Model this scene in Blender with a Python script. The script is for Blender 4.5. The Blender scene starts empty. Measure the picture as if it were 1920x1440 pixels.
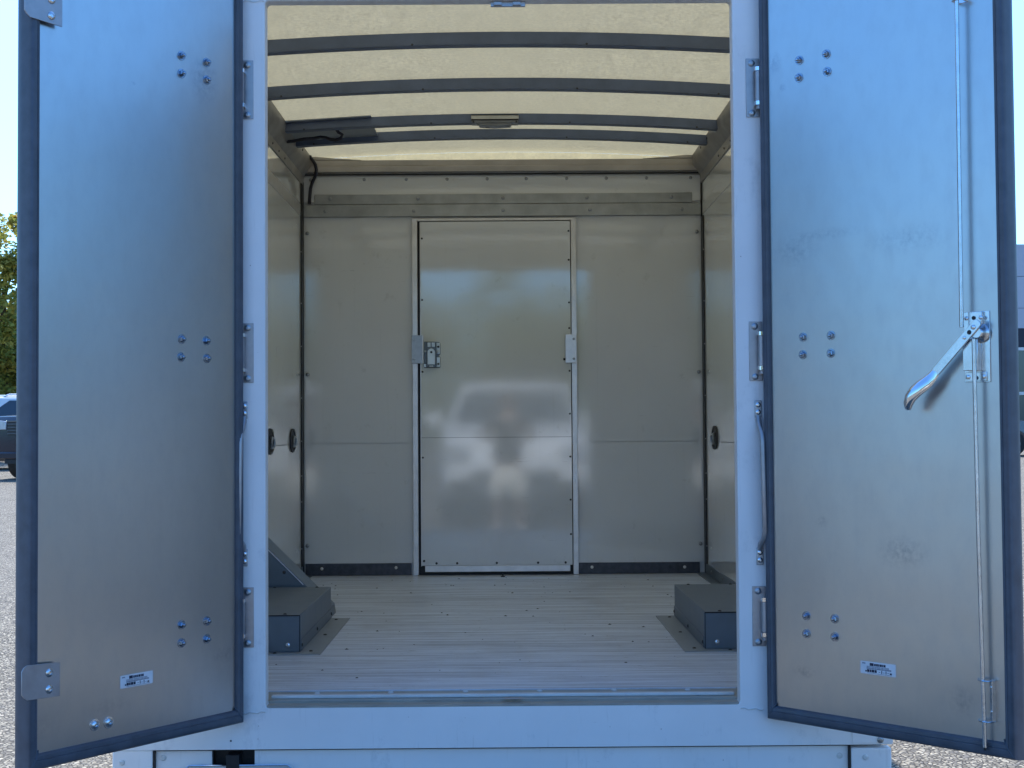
import bpy, bmesh, math, random
from mathutils import Vector, Matrix
R = math.radians
rnd = random.Random(7)
S = bpy.context.scene
COL = S.collection

# ------------------------------------------------------------------ camera, sky, sun, exposure
F = 0.40                     # truck floor above the tarmac
CAM = Vector((0.010, -4.440, 0.8579 + F))
cd = bpy.data.cameras.new('camera'); cam = bpy.data.objects.new('camera', cd); COL.objects.link(cam)
cd.sensor_fit = 'HORIZONTAL'; cd.sensor_width = 36.0
cd.lens = 2661.7 / 1920 * 36.0
cd.clip_start = 0.02; cd.clip_end = 2000
cam.location = CAM
# yaw to the right 0.0055, pitch up 0.0323, small roll
fw = Matrix.Rotation(-0.0055, 3, 'Z') @ Matrix.Rotation(math.pi / 2 + 0.0323, 3, 'X') @ Matrix.Rotation(-0.0069, 3, 'Z')
cam.rotation_euler = fw.to_euler()
S.camera = cam

SUN_EL, SUN_AZ = 50.0, -6.0        # azimuth from +Y towards +X
w = bpy.data.worlds.new('World'); S.world = w; w.use_nodes = True
nt = w.node_tree; nt.nodes.clear()
sky = nt.nodes.new('ShaderNodeTexSky'); sky.sky_type = 'NISHITA'; sky.sun_disc = False
sky.sun_elevation = R(SUN_EL); sky.sun_rotation = R(SUN_AZ)
sky.air_density = 1.0; sky.dust_density = 1.6; sky.ozone_density = 2.2
bg = nt.nodes.new('ShaderNodeBackground'); bg.inputs[1].default_value = 0.15
wo = nt.nodes.new('ShaderNodeOutputWorld')
tint = nt.nodes.new('ShaderNodeMix'); tint.data_type = 'RGBA'; tint.blend_type = 'MULTIPLY'; tint.inputs[0].default_value = 1.0
tint.inputs[7].default_value = (0.56, 0.99, 1.44, 1)          # phone camera renders the clear sky a deep cyan blue
nt.links.new(sky.outputs[0], tint.inputs[6]); nt.links.new(tint.outputs[2], bg.inputs[0]); nt.links.new(bg.outputs[0], wo.inputs[0])
sl = bpy.data.lights.new('sun', 'SUN'); sl.energy = 4.8; sl.angle = R(0.53); sl.color = (1.0, 0.95, 0.86)
so = bpy.data.objects.new('sun', sl); COL.objects.link(so)
sd = Vector((-math.sin(R(SUN_AZ)) * math.cos(R(SUN_EL)), -math.cos(R(SUN_AZ)) * math.cos(R(SUN_EL)), -math.sin(R(SUN_EL))))
so.rotation_euler = sd.to_track_quat('-Z', 'Y').to_euler(); so.location = (0, 20, 30)
S.view_settings.view_transform = 'Standard'; S.view_settings.look = 'None'
S.view_settings.exposure = 0.80; S.view_settings.gamma = 1.0
S.view_settings.use_curve_mapping = False
S.cycles.use_denoising = True
S.cycles.max_bounces = 10; S.cycles.diffuse_bounces = 8; S.cycles.glossy_bounces = 5
S.cycles.sample_clamp_indirect = 6.0
S.cycles.caustics_reflective = False; S.cycles.caustics_refractive = False

# ------------------------------------------------------------------ materials
class NT:
    def __init__(s, name):
        s.m = bpy.data.materials.new(name); s.m.use_nodes = True
        s.t = s.m.node_tree; s.n = s.t.nodes; s.b = s.n['Principled BSDF']
        s.out = s.n['Material Output']; s.tc = s.n.new('ShaderNodeTexCoord')
    def L(s, a, b): s.t.links.new(a, b)
    def map(s, sc=(1, 1, 1), loc=(0, 0, 0), rot=(0, 0, 0), src='Object'):
        m = s.n.new('ShaderNodeMapping'); s.L(s.tc.outputs[src], m.inputs[0])
        m.inputs['Scale'].default_value = sc; m.inputs['Location'].default_value = loc
        m.inputs['Rotation'].default_value = rot
        return m.outputs[0]
    def noise(s, v, scale, detail=4, rough=.55, dist=0):
        n = s.n.new('ShaderNodeTexNoise'); s.L(v, n.inputs['Vector'])
        n.inputs['Scale'].default_value = scale; n.inputs['Detail'].default_value = detail
        n.inputs['Roughness'].default_value = rough; n.inputs['Distortion'].default_value = dist
        return n.outputs['Fac']
    def ramp(s, f, a, b, lo=0., hi=1.):
        m = s.n.new('ShaderNodeMapRange'); s.L(f, m.inputs['Value'])
        m.inputs['From Min'].default_value = a; m.inputs['From Max'].default_value = b
        m.inputs['To Min'].default_value = lo; m.inputs['To Max'].default_value = hi
        return m.outputs[0]
    def mix(s, f, a, b, mode='MIX'):
        m = s.n.new('ShaderNodeMix'); m.data_type = 'RGBA'; m.blend_type = mode
        if isinstance(f, (int, float)): m.inputs[0].default_value = f
        else: s.L(f, m.inputs[0])
        for i, c in ((6, a), (7, b)):
            if isinstance(c, tuple): m.inputs[i].default_value = (*c, 1)
            else: s.L(c, m.inputs[i])
        return m.outputs[2]
    def math(s, op, a, b=0.):
        m = s.n.new('ShaderNodeMath'); m.operation = op
        for i, c in ((0, a), (1, b)):
            if isinstance(c, (int, float)): m.inputs[i].default_value = c
            else: s.L(c, m.inputs[i])
        return m.outputs[0]
    def sep(s, v):
        m = s.n.new('ShaderNodeSeparateXYZ'); s.L(v, m.inputs[0]); return m.outputs
    def bump(s, h, strength=.2, dist=.01):
        m = s.n.new('ShaderNodeBump'); s.L(h, m.inputs['Height'])
        m.inputs['Strength'].default_value = strength; m.inputs['Distance'].default_value = dist
        s.L(m.outputs[0], s.b.inputs['Normal']); return m.outputs[0]
    def set(s, col=None, rough=None, metal=None, spec=None):
        if col is not None:
            if isinstance(col, tuple): s.b.inputs['Base Color'].default_value = (*col, 1)
            else: s.L(col, s.b.inputs['Base Color'])
        if rough is not None:
            if isinstance(rough, (int, float)): s.b.inputs['Roughness'].default_value = rough
            else: s.L(rough, s.b.inputs['Roughness'])
        if metal is not None: s.b.inputs['Metallic'].default_value = metal
        if spec is not None: s.b.inputs['Specular IOR Level'].default_value = spec
        return s

def simple(name, col, rough=.5, metal=0., spec=.5, var=.12, scale=14.):
    m = NT(name); v = m.map()
    f = m.noise(v, scale, 5)
    dark = tuple(c * (1 - var) for c in col); lite = tuple(min(1, c * (1 + var)) for c in col)
    m.set(m.mix(m.ramp(f, .3, .7), dark, lite), m.ramp(f, .3, .7, rough * .9, min(1, rough * 1.12)), metal, spec)
    return m.m

M = {}
# white sprayed paint of the rear frame
m = NT('white_paint'); v = m.map()
f = m.noise(v, 3, 5); g = m.noise(m.map((60, 60, 6)), 1.0, 3)
c = m.mix(m.ramp(f, .35, .75), (.88, .88, .88), (.80, .80, .80)); c = m.mix(m.ramp(g, .62, .8, 0, .35), c, (.55, .55, .54))
sf = m.noise(m.map((1, 1, .6)), 7, 8, .75); c = m.mix(m.ramp(sf, .57, .68, 0, .35), c, (.50, .51, .53))
sf2 = m.noise(m.map((9, 9, 70), (2, 1, 4)), 1, 6, .8); c = m.mix(m.ramp(sf2, .66, .70, 0, .5), c, (.36, .36, .37))
vo = m.n.new('ShaderNodeTexVoronoi'); m.L(m.map(), vo.inputs['Vector']); vo.inputs['Scale'].default_value = 14
c = m.mix(m.ramp(vo.outputs['Distance'], .035, .02, 0, .55), c, (.2, .17, .15))
m.set(c, m.ramp(f, .3, .7, .32, .45)); m.bump(m.noise(v, 220, 2), .12, .001); M['white'] = m.m
M['white_trim'] = simple('white_trim', (.66, .67, .66), .4)
# brushed galvanised sheet on the inside of the doors
def sheet_mat(name, marks):
    m = NT(name); v = m.map()
    big = m.noise(v, 2.2, 5, .6); fine = m.noise(m.map((1, 1, .35)), 300, 2, .6); mid = m.noise(m.map((1, 1, .5)), 26, 5, .65)
    grain = m.noise(m.map((420, 420, 9)), 1, 3)
    c = m.mix(m.ramp(big, .3, .7), (.52, .535, .545), (.565, .58, .58))
    c = m.mix(m.ramp(mid, .45, .75, 0, .22), c, (.40, .42, .445))
    c = m.mix(m.ramp(fine, .62, .76, 0, .30), c, (.36, .38, .42))
    c = m.mix(m.ramp(grain, .4, .7, 0, .2), c, (.52, .53, .54))
    x = m.sep(v)
    wob = m.noise(v, 60, 4, .7)
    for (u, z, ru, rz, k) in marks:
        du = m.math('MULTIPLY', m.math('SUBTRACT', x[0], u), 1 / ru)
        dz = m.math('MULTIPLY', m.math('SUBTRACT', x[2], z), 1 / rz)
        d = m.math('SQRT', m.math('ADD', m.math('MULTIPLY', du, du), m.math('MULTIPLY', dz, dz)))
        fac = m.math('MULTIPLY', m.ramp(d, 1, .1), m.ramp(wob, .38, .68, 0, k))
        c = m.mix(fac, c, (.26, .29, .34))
    rr = m.math('ADD', m.ramp(big, .3, .7, .275, .295), m.ramp(mid, .4, .7, 0, .028))
    m.set(c, rr, 1.0)
    h = m.math('ADD', m.math('ADD', m.math('MULTIPLY', fine, .5), m.math('MULTIPLY', grain, .5)), m.math('MULTIPLY', m.noise(v, 3.1, 2), 70.))
    m.bump(h, .04, .0008)
    return m.m
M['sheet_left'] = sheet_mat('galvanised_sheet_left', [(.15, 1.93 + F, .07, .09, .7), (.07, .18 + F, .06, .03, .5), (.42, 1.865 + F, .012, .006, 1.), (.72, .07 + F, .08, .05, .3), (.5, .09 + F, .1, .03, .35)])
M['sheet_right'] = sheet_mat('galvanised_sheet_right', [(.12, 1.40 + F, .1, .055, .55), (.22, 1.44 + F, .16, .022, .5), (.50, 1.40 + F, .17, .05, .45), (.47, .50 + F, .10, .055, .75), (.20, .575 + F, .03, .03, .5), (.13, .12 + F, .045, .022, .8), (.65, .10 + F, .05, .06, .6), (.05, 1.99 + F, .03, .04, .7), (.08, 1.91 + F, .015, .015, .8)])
# cream glossy fibre-glass liner
def liner(name, base, rough=.06, seams=None):
    m = NT(name); v = m.map()
    f = m.noise(v, 1.4, 4); g = m.noise(m.map((1, 1, .3)), 40, 4)
    c = m.mix(m.ramp(f, .3, .7), tuple(c * .95 for c in base), tuple(c * 1.04 for c in base))
    sc = m.noise(v, 9, 6, .7)
    c = m.mix(m.ramp(sc, .62, .74, 0, .3), c, (.36, .35, .31))
    s2 = m.noise(m.map((2.5, 2.5, 60), (5, 0, 2)), 1, 5, .8); c = m.mix(m.ramp(s2, .68, .71, 0, .45), c, (.25, .25, .24))
    s3 = m.noise(m.map((50, 50, 1.2), (0, 3, 1)), 1, 4, .7); c = m.mix(m.ramp(s3, .60, .8, 0, .12), c, (.40, .40, .38))
    m.set(c, m.ramp(m.noise(v, 7, 5, .65), .35, .75, rough, rough * 1.5), 0, 1.0); m.b.inputs['Coat Weight'].default_value = .45; m.b.inputs['Coat Roughness'].default_value = rough; m.b.inputs['Coat IOR'].default_value = 1.6
    m.bump(f, .05, .02)
    return m.m
M['liner'] = liner('fibreglass_liner', (.74, .75, .745))
M['liner_side'] = liner('fibreglass_liner_side', (.73, .735, .715), .07)
# translucent roof
m = NT('translucent_roof'); v = m.map()
f1 = m.noise(m.map((1, .8, 1)), 62, 8, .8); f2 = m.noise(m.map((3.5, 1.2, 1)), 5, 5, .6, .4); f3 = m.noise(v, 230, 3, .6)
c = m.mix(m.ramp(f1, .40, .62), (.74, .62, .36), (.34, .285, .165)); c = m.mix(m.ramp(f2, .38, .68, 0, .45), c, (.42, .35, .205))
c = m.mix(m.ramp(f3, .52, .62, 0, .7), c, (.48, .42, .29))
m.n.remove(m.b)
d = m.n.new('ShaderNodeBsdfDiffuse'); t = m.n.new('ShaderNodeBsdfTranslucent'); mx = m.n.new('ShaderNodeMixShader')
m.L(c, t.inputs[0]); d.inputs[0].default_value = (.80, .78, .70, 1); mx.inputs[0].default_value = .27
m.L(d.outputs[0], mx.inputs[1]); m.L(t.outputs[0], mx.inputs[2]); m.L(mx.outputs[0], m.out.inputs[0]); M['roof'] = m.m
# deck of narrow cross-wise planks, scuffed
m = NT('deck'); v = m.map(); x = m.sep(v)
long = m.noise(m.map((1.6, 60, 1)), 1, 6, .75); long2 = m.noise(m.map((.8, 30, 1)), 1, 4, .6); blot = m.noise(v, 3.2, 5, .6)
scuff = m.noise(m.map((16, 75, 1), (3, 1, 0)), 1, 4, .8)
c = m.mix(m.ramp(long, .38, .62), (.84, .91, 1.0), (.36, .38, .42)); c = m.mix(m.ramp(long2, .4, .7, 0, .5), c, (.84, .90, .98))
c = m.mix(m.ramp(blot, .5, .75, 0, .35), c, (.27, .27, .27)); c = m.mix(m.ramp(scuff, .62, .70, 0, .85), c, (.10, .10, .10))
gr = m.math('PINGPONG', x[1], .0135); gm = m.ramp(gr, .0, .0022, 1, 0)
sm = m.ramp(m.math('PINGPONG', m.math('ADD', x[1], .07), .152), .0, .004, 1, 0)
c = m.mix(m.math('MULTIPLY', gm, m.ramp(blot, .3, .7, .15, .5)), c, (.14, .13, .12)); c = m.mix(m.math('MULTIPLY', sm, .7), c, (.08, .08, .08))
m.set(c, m.ramp(long, .3, .7, .28, .46), 0.0, .6)
m.bump(m.math('SUBTRACT', m.math('MULTIPLY', long, .4), m.math('ADD', gm, sm)), .35, .0015); M['deck'] = m.m
M['gasket'] = simple('grey_vinyl_gasket', (.082, .095, .12), .42, 0, .5, .18, 22)
M['zinc'] = simple('zinc_plated_steel', (.66, .70, .74), .24, 1, .5, .12, 40)
M['zinc_dull'] = simple('zinc_dull', (.42, .46, .50), .42, .9, .5, .12, 30)
M['bolt'] = simple('zinc_bolt', (.34, .40, .48), .22, 1, .5, .12, 40)
M['chrome'] = simple('polished_steel', (.80, .82, .85), .08, 1, .5, .03, 20)
M['stainless'] = simple('brushed_stainless', (.40, .39, .40), .36, .55, .5, .14, 18)
M['alu'] = simple('mill_aluminium', (.42, .43, .42), .38, .85, .5, .16, 12)
M['alu_lite'] = simple('light_aluminium', (.72, .70, .68), .34, .8, .5, .10, 16)
M['rail'] = simple('painted_roof_rail', (.30, .29, .28), .45, .25, .5, .25, 9)
M['bow'] = simple('galvanised_bow_sky_tint', (.135, .17, .25), .42, .35, .5, .14, 10)  # blue outside reflection on the grey metal is put into the base colour
M['cover'] = simple('grey_steel_cover', (.145, .175, .20), .42, .1, .5, .10, 8)
M['skirt'] = simple('pale_flange', (.30, .33, .345), .42, .1)
M['kick'] = simple('dark_kick_plate', (.075, .08, .095), .38, .5, .5, .3, 30)
M['black'] = simple('black_rubber', (.012, .013, .016), .5)
M['screw'] = simple('screw_steel', (.35, .36, .37), .35, .9)
M['screw_dark'] = simple('screw_dark', (.06, .06, .06), .4, .6)
M['cable'] = simple('dark_cable', (.018, .018, .03), .45)
M['lens'] = simple('lamp_lens', (.62, .61, .55), .25)
M['paper'] = simple('sticker_paper', (.80, .81, .84), .35)
M['ink'] = simple('sticker_ink', (.02, .02, .05), .5)
M['ink_lite'] = simple('sticker_ink_grey', (.20, .21, .26), .5)
M['plate'] = simple('licence_plate_metal', (.6, .6, .6), .35, .3)
# tarmac with pale stones
m = NT('tarmac'); v = m.map()
vo = m.n.new('ShaderNodeTexVoronoi'); m.L(v, vo.inputs['Vector']); vo.inputs['Scale'].default_value = 54
vo2 = m.n.new('ShaderNodeTexVoronoi'); m.L(v, vo2.inputs['Vector']); vo2.inputs['Scale'].default_value = 54; vo2.feature = 'DISTANCE_TO_EDGE'
hs = m.sep(vo.outputs['Color'])
c = m.mix(m.ramp(hs[0], .0, 1.), (.15, .135, .115), (.50, .45, .37)); c = m.mix(m.ramp(hs[1], .8, .85, 0, .7), c, (.16, .15, .15))
c = m.mix(m.ramp(vo2.outputs['Distance'], .03, .20, 1, 0), c, (.03, .028, .027))
c = m.mix(m.ramp(m.noise(v, .35, 5), .4, .7, 0, .2), c, (.24, .22, .2))
m.set(c, .9, 0, .15); m.bump(vo2.outputs['Distance'], .9, .012); M['tarmac'] = m.m
M['carwhite'] = simple('white_car_paint', (.78, .79, .80), .16, 0, .6, .02, 3)
M['cardark'] = simple('dark_blue_car_paint', (.012, .018, .035), .14, .1, .6, .05, 3)
M['cargrey'] = simple('grey_car_paint', (.12, .14, .16), .18, .3, .6, .05, 3)
M['glass'] = simple('car_glass', (.03, .04, .05), .04, 0, 1., .02, 3)
M['tyre'] = simple('tyre_rubber', (.02, .02, .02), .75)
M['lamp'] = simple('headlamp_glass', (.55, .58, .62), .1, .3)
M['facade'] = simple('pale_metal_cladding', (.46, .47, .52), .45, .1, .5, .05, .3)
M['soffit'] = simple('dark_fascia', (.012, .014, .03), .5)
M['bark'] = simple('bark', (.09, .07, .05), .9, 0, .2, .4, 12)
def leafmat(name, a, b, c3):
    m = NT(name); ob = m.n.new('ShaderNodeNewGeometry')
    f = m.noise(m.map(), 1.1, 3); rr = ob.outputs['Random Per Island']
    c = m.mix(rr, a, b); c = m.mix(m.ramp(f, .5, .68, 0, .85), c, c3)
    m.set(c, .55, 0, .3)
    t = m.n.new('ShaderNodeBsdfTranslucent'); m.L(c, t.inputs[0]); mx = m.n.new('ShaderNodeMixShader'); mx.inputs[0].default_value = .4
    m.L(m.b.outputs[0], mx.inputs[1]); m.L(t.outputs[0], mx.inputs[2]); m.L(mx.outputs[0], m.out.inputs[0]); return m.m
M['leaf'] = leafmat('leaves', (.15, .18, .035), (.32, .33, .07), (.60, .43, .08))
M['skin'] = simple('skin', (.36, .22, .16), .5)
M['shirt'] = simple('charcoal_shirt', (.05, .055, .065), .85)
M['shorts'] = simple('khaki_shorts', (.72, .68, .60), .85)
M['hair'] = simple('brown_hair', (.05, .035, .025), .7)
M['phone'] = simple('phone_black', (.02, .02, .022), .2)
M['chassis'] = simple('chassis_black', (.02, .02, .02), .6)
M['grit'] = simple('grit', (.03, .03, .035), .8)

# ------------------------------------------------------------------ mesh helpers
class MB:
    def __init__(s, dz=0.): s.bm = bmesh.new(); s.dz = dz
    def V(s, p): return s.bm.verts.new((p[0], p[1], p[2] + s.dz))
    def face(s, pts): 
        try: return s.bm.faces.new([s.V(p) for p in pts])
        except ValueError: return None
    def hexa(s, P):
        v = [s.V(p) for p in P]
        for f in ((0, 1, 2, 3), (7, 6, 5, 4), (0, 4, 5, 1), (1, 5, 6, 2), (2, 6, 7, 3), (3, 7, 4, 0)): s.bm.faces.new([v[i] for i in f])
        return s
    def box(s, x0, x1, y0, y1, z0, z1):
        return s.hexa([(x0, y0, z0), (x1, y0, z0), (x1, y1, z0), (x0, y1, z0), (x0, y0, z1), (x1, y0, z1), (x1, y1, z1), (x0, y1, z1)])
    def prism(s, pts, a, b, axis='y'):
        f = {'y': lambda p, t: (p[0], t, p[1]), 'x': lambda p, t: (t, p[0], p[1]), 'z': lambda p, t: (p[0], p[1], t)}[axis]
        A = [s.V(f(p, a)) for p in pts]; B = [s.V(f(p, b)) for p in pts]
        s.bm.faces.new(A); s.bm.faces.new(B[::-1]); n = len(pts)
        for i in range(n): s.bm.faces.new((A[i], B[i], B[(i + 1) % n], A[(i + 1) % n]))
        return s
    def cyl(s, p0, p1, r, n=16, r2=None, cap=True):
        return s.tube([p0, p1], [r, r if r2 is None else r2], n, cap)
    def tube(s, pts, rs, n=10, cap=True, flat=1.):
        pts = [Vector(p) for p in pts]
        if isinstance(rs, (int, float)): rs = [rs] * len(pts)
        rings = []; up = None
        for i, p in enumerate(pts):
            d = (pts[min(i + 1, len(pts) - 1)] - pts[max(i - 1, 0)]).normalized()
            if up is None: up = Vector((0, 0, 1)) if abs(d.z) < .9 else Vector((0, 1, 0))
            a = d.cross(up).normalized(); b = a.cross(d).normalized(); up = b
            rings.append([s.V(p + a * math.cos(2 * math.pi * k / n) * rs[i] + b * math.sin(2 * math.pi * k / n) * rs[i] * flat) for k in range(n)])
        for i in range(len(rings) - 1):
            for k in range(n): s.bm.faces.new((rings[i][k], rings[i][(k + 1) % n], rings[i + 1][(k + 1) % n], rings[i + 1][k]))
        if cap: s.bm.faces.new(rings[0][::-1]); s.bm.faces.new(rings[-1])
        return s
    def lathe(s, c, ax, prof, n=16):   # prof: (dist along axis, radius)
        ax = Vector(ax).normalized(); c = Vector(c)
        a = ax.cross(Vector((0, 0, 1)) if abs(ax.z) < .9 else Vector((1, 0, 0))).normalized(); b = ax.cross(a)
        rings = [[s.V(c + ax * h + (a * math.cos(2 * math.pi * k / n) + b * math.sin(2 * math.pi * k / n)) * max(r, 1e-5)) for k in range(n)] for h, r in prof]
        for i in range(len(rings) - 1):
            for k in range(n): s.bm.faces.new((rings[i][k], rings[i][(k + 1) % n], rings[i + 1][(k + 1) % n], rings[i + 1][k]))
        s.bm.faces.new(rings[0][::-1]); s.bm.faces.new(rings[-1]); return s
    def ell(s, c, r, n=14, m=9):
        c = Vector(c); rows = []
        for i in range(m + 1):
            t = math.pi * i / m; rows.append([s.V(c + Vector((r[0] * math.sin(t) * math.cos(2 * math.pi * k / n), r[1] * math.sin(t) * math.sin(2 * math.pi * k / n), r[2] * math.cos(t)))) for k in range(n)] if 0 < i < m else [s.V(c + Vector((0, 0, r[2] * math.cos(t))))])
        for i in range(m):
            A, B = rows[i], rows[i + 1]
            for k in range(n):
                if len(A) == 1: s.bm.faces.new((A[0], B[k], B[(k + 1) % n]))
                elif len(B) == 1: s.bm.faces.new((A[k], B[0], A[(k + 1) % n]))
                else: s.bm.faces.new((A[k], B[k], B[(k + 1) % n], A[(k + 1) % n]))
        return s
    def flipy(s, sg):
        if sg < 0:
            for v in s.bm.verts: v.co.y = -v.co.y
        return s
    def build(s, name, mat, parent=None, bevel=0., smooth=True, loc=None, rotz=0., label=None, recalc=True):
        if recalc: bmesh.ops.recalc_face_normals(s.bm, faces=s.bm.faces)
        me = bpy.data.meshes.new(name); s.bm.to_mesh(me); s.bm.free()
        me.materials.append(M[mat] if isinstance(mat, str) else mat)
        if smooth:
            me.shade_smooth(); me.set_sharp_from_angle(angle=R(35))
        o = bpy.data.objects.new(name, me); COL.objects.link(o)
        if parent: o.parent = parent
        if loc is not None: o.location = loc
        if rotz: o.rotation_euler = (0, 0, rotz)
        if bevel:
            b = o.modifiers.new('bevel', 'BEVEL'); b.width = bevel; b.segments = 2; b.limit_method = 'ANGLE'; b.angle_limit = R(40)
        if label: o['label'] = label
        return o
def tag(o, label, cat, group=None, kind=None):
    if label: o['label'] = label
    if cat: o['category'] = cat
    if group: o['group'] = group
    if kind: o['kind'] = kind
    return o
def struct(o): o['kind'] = 'structure'; return o
def empty(name, loc=(0, 0, 0), rotz=0.):
    o = bpy.data.objects.new(name, None); COL.objects.link(o); o.location = loc; o.rotation_euler = (0, 0, rotz); o.empty_display_size = .2; return o
def clone(src, loc, parent, rot=None):
    o = src.copy(); COL.objects.link(o); o.parent = parent; o.location = loc
    if rot: o.rotation_euler = rot
    return o
def copy_tree(o, parent=None):
    c = o.copy(); COL.objects.link(c); c.parent = parent
    for ch in list(o.children): copy_tree(ch, c)
    return c

# ------------------------------------------------------------------ ground
def gz(y): 
    t = max(0., min(1., (y - 4.) / 52.)); return .50 * t
g = MB(); ys = [-400, -60, -20, -8, -2, 2, 4, 10, 16, 24, 32, 40, 48, 56, 90, 200, 600]; xs = [-500, -150, -60, -20, -8, 8, 20, 60, 150, 500]
gv = [[g.V((x, y, gz(y))) for x in xs] for y in ys]
for i in range(len(ys) - 1):
    for j in range(len(xs) - 1): g.bm.faces.new((gv[i][j], gv[i][j + 1], gv[i + 1][j + 1], gv[i + 1][j]))
struct(g.build('ground', 'tarmac', smooth=False))

# ------------------------------------------------------------------ the box truck
truck = empty('box_truck')
tag(truck, 'white box truck with both rear doors swung open on an empty cream cargo bay', 'box truck')
T = truck
L = 3.8754; XL, XR = -1.1685, 1.1794
def mb(): return MB(F)
# rear frame ring
m_ = mb(); ox0, ox1, oz0, oz1 = -1.215, 1.212, -.128, 2.62
ix, iz0, iz1 = .737, 0., 2.216
def rrect(x0, x1, z0, z1, r, n=4):
    P = []
    for cx, cz, a0 in ((x1 - r, z1 - r, 0), (x0 + r, z1 - r, 90), (x0 + r, z0 + r, 180), (x1 - r, z0 + r, 270)):
        for k in range(n + 1):
            a = R(a0 + 90 * k / n); P.append((cx + r * math.cos(a), cz + r * math.sin(a)))
    return P
inn = rrect(-ix, ix, iz0, iz1, .012); out = rrect(ox0, ox1, oz0, oz1, .006)
def ring(mb_, A, B, y0, y1):
    n = len(A); v = [[mb_.V((p[0], y, p[1])) for p in P] for P, y in ((A, y0), (B, y0), (A, y1), (B, y1))]
    for i in range(n):
        j = (i + 1) % n
        for a, b in ((0, 1), (1, 3), (3, 2), (2, 0)): mb_.bm.faces.new((v[a][i], v[a][j], v[b][j], v[b][i]))
ring(m_, inn, out, 0., .055)
fr = m_.build('rear_frame', 'white', T, bevel=.004)
# weld beads where posts meet the sill, thin lap joints
for s in (-1, 1):
    for P in ([(s * (.738 + .012 * k), -.0005 - .0015 * (k % 2), -.012 + .003 * math.sin(k * 2.1) - .006 * k / 9) for k in range(7)],
              [(s * (.738 + .012 * k), -.0005, 2.214 + .002 * math.sin(k * 1.7)) for k in range(7)]):
        m_ = mb(); m_.tube(P, .0022, 6); m_.build('weld_bead', 'white_trim', fr)
# recessed bumper panel with plate pocket
m_ = mb(); pz0, pz1 = -.36, -.135
m_.box(-1.082, -.908, .022, .03, pz0, pz1); m_.box(-.775, 1.075, .022, .03, pz0, pz1); m_.box(-.908, -.775, .022, .03, pz0, -.183)
bp = m_.build('rear_lower_panel', 'white', T)
m_ = mb(); m_.box(-.908, -.775, .06, .066, -.30, -.13); m_.box(-.86, -.82, .0, .06, -.19, -.145); m_.box(-.908, -.905, .03, .06, -.3, -.13); m_.box(-.778, -.775, .03, .06, -.3, -.13)
m_.build('plate_lamp_pocket', 'black', bp)
m_ = mb(); m_.prism([(-.99, -.33), (-.66, -.33), (-.66, -.186), (-.668, -.178), (-.982, -.178), (-.99, -.186)], .006, .008, 'y')
m_.build('licence_plate', 'plate', T, bevel=.0005)
m_ = mb(); m_.tube([(-.985, .004, -.185), (-.975, .004, -.1765), (-.67, .004, -.1765), (-.66, .004, -.185)], .0022, 6); m_.build('plate_edge', 'chrome', T)
for q_ in ((-1.213, -1.089, .004, .05, -.38, -.1285), (1.082, 1.207, .004, .05, -.38, -.139)): m_ = mb(); m_.box(*q_); cpost = m_.build('corner_post', 'white', T, bevel=.004)
m_ = mb(); m_.box(1.084, 1.206, -.003, -.0003, -.122, -.05); m_.build('patch_plate', 'white', cpost, bevel=.001)
m_ = mb(); m_.box(-1.082, 1.075, .018, .024, -.1335, -.1305); m_.box(-1.088, -1.083, .01, .03, -.38, -.132); m_.box(1.076, 1.081, .01, .03, -.38, -.132)
m_.build('panel_gap_seal', 'black', T)
m_ = mb(); m_.box(-1.205, 1.2, .1, .16, -.30, -.15); m_.build('rear_crossmember', 'chassis', T)
# screws prototype: facing -Y
m_ = MB(); m_.lathe((0, 0, 0), (0, -1, 0), [(0, .0085), (.0015, .0085), (.0035, .0060), (.0040, .0035), (.0028, .0030), (.0028, 0)], 14)
def small_screw(parent, pts, mat='screw', sc=1., axis='-y'):
    m_ = MB()
    ax = {'-y': (0, -1, 0), '+x': (1, 0, 0), '-x': (-1, 0, 0), 'z': (0, 0, 1)}[axis]
    m_.lathe((0, 0, 0), ax, [(0, .0085 * sc), (.0015 * sc, .0085 * sc), (.0042 * sc, .0055 * sc), (.0046 * sc, .003 * sc), (.003 * sc, .0028 * sc), (.003 * sc, 0)], 12)
    a = m_.build('screw', mat, parent, loc=(pts[0][0], pts[0][1], pts[0][2] + F))
    for p in pts[1:]: clone(a, (p[0], p[1], p[2] + F), parent)
small_screw(bp, [(-1.059, .0215, -.155), (1.049, .0215, -.165)], 'white_trim', 1.1)
small_screw(fr, [(-1.183, .0035, -.165), (1.125, .0035, -.167)], 'white_trim', 1.1)
small_screw(fr, [(1.171, -.0035, -.112)], 'screw', 1.2)
small_screw(fr, [(-.845, -.0005, -.10)], 'screw_dark', .35)
# door keepers on header and sill
for (x, z, s) in ((.03, 2.2155, -1), (.03, .0155, 1)):
    m_ = mb()
    if s < 0: m_.box(x - .055, x + .055, .02, .028, z - .016, z); m_.box(x - .045, x - .02, .012, .022, z - .013, z - .002); m_.box(x + .015, x + .04, .012, .022, z - .013, z - .002)
    else: m_.box(x - .03, x + .03, .03, .05, z, z + .003)
    m_.build('door_keeper', 'stainless', T, bevel=.001)

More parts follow.
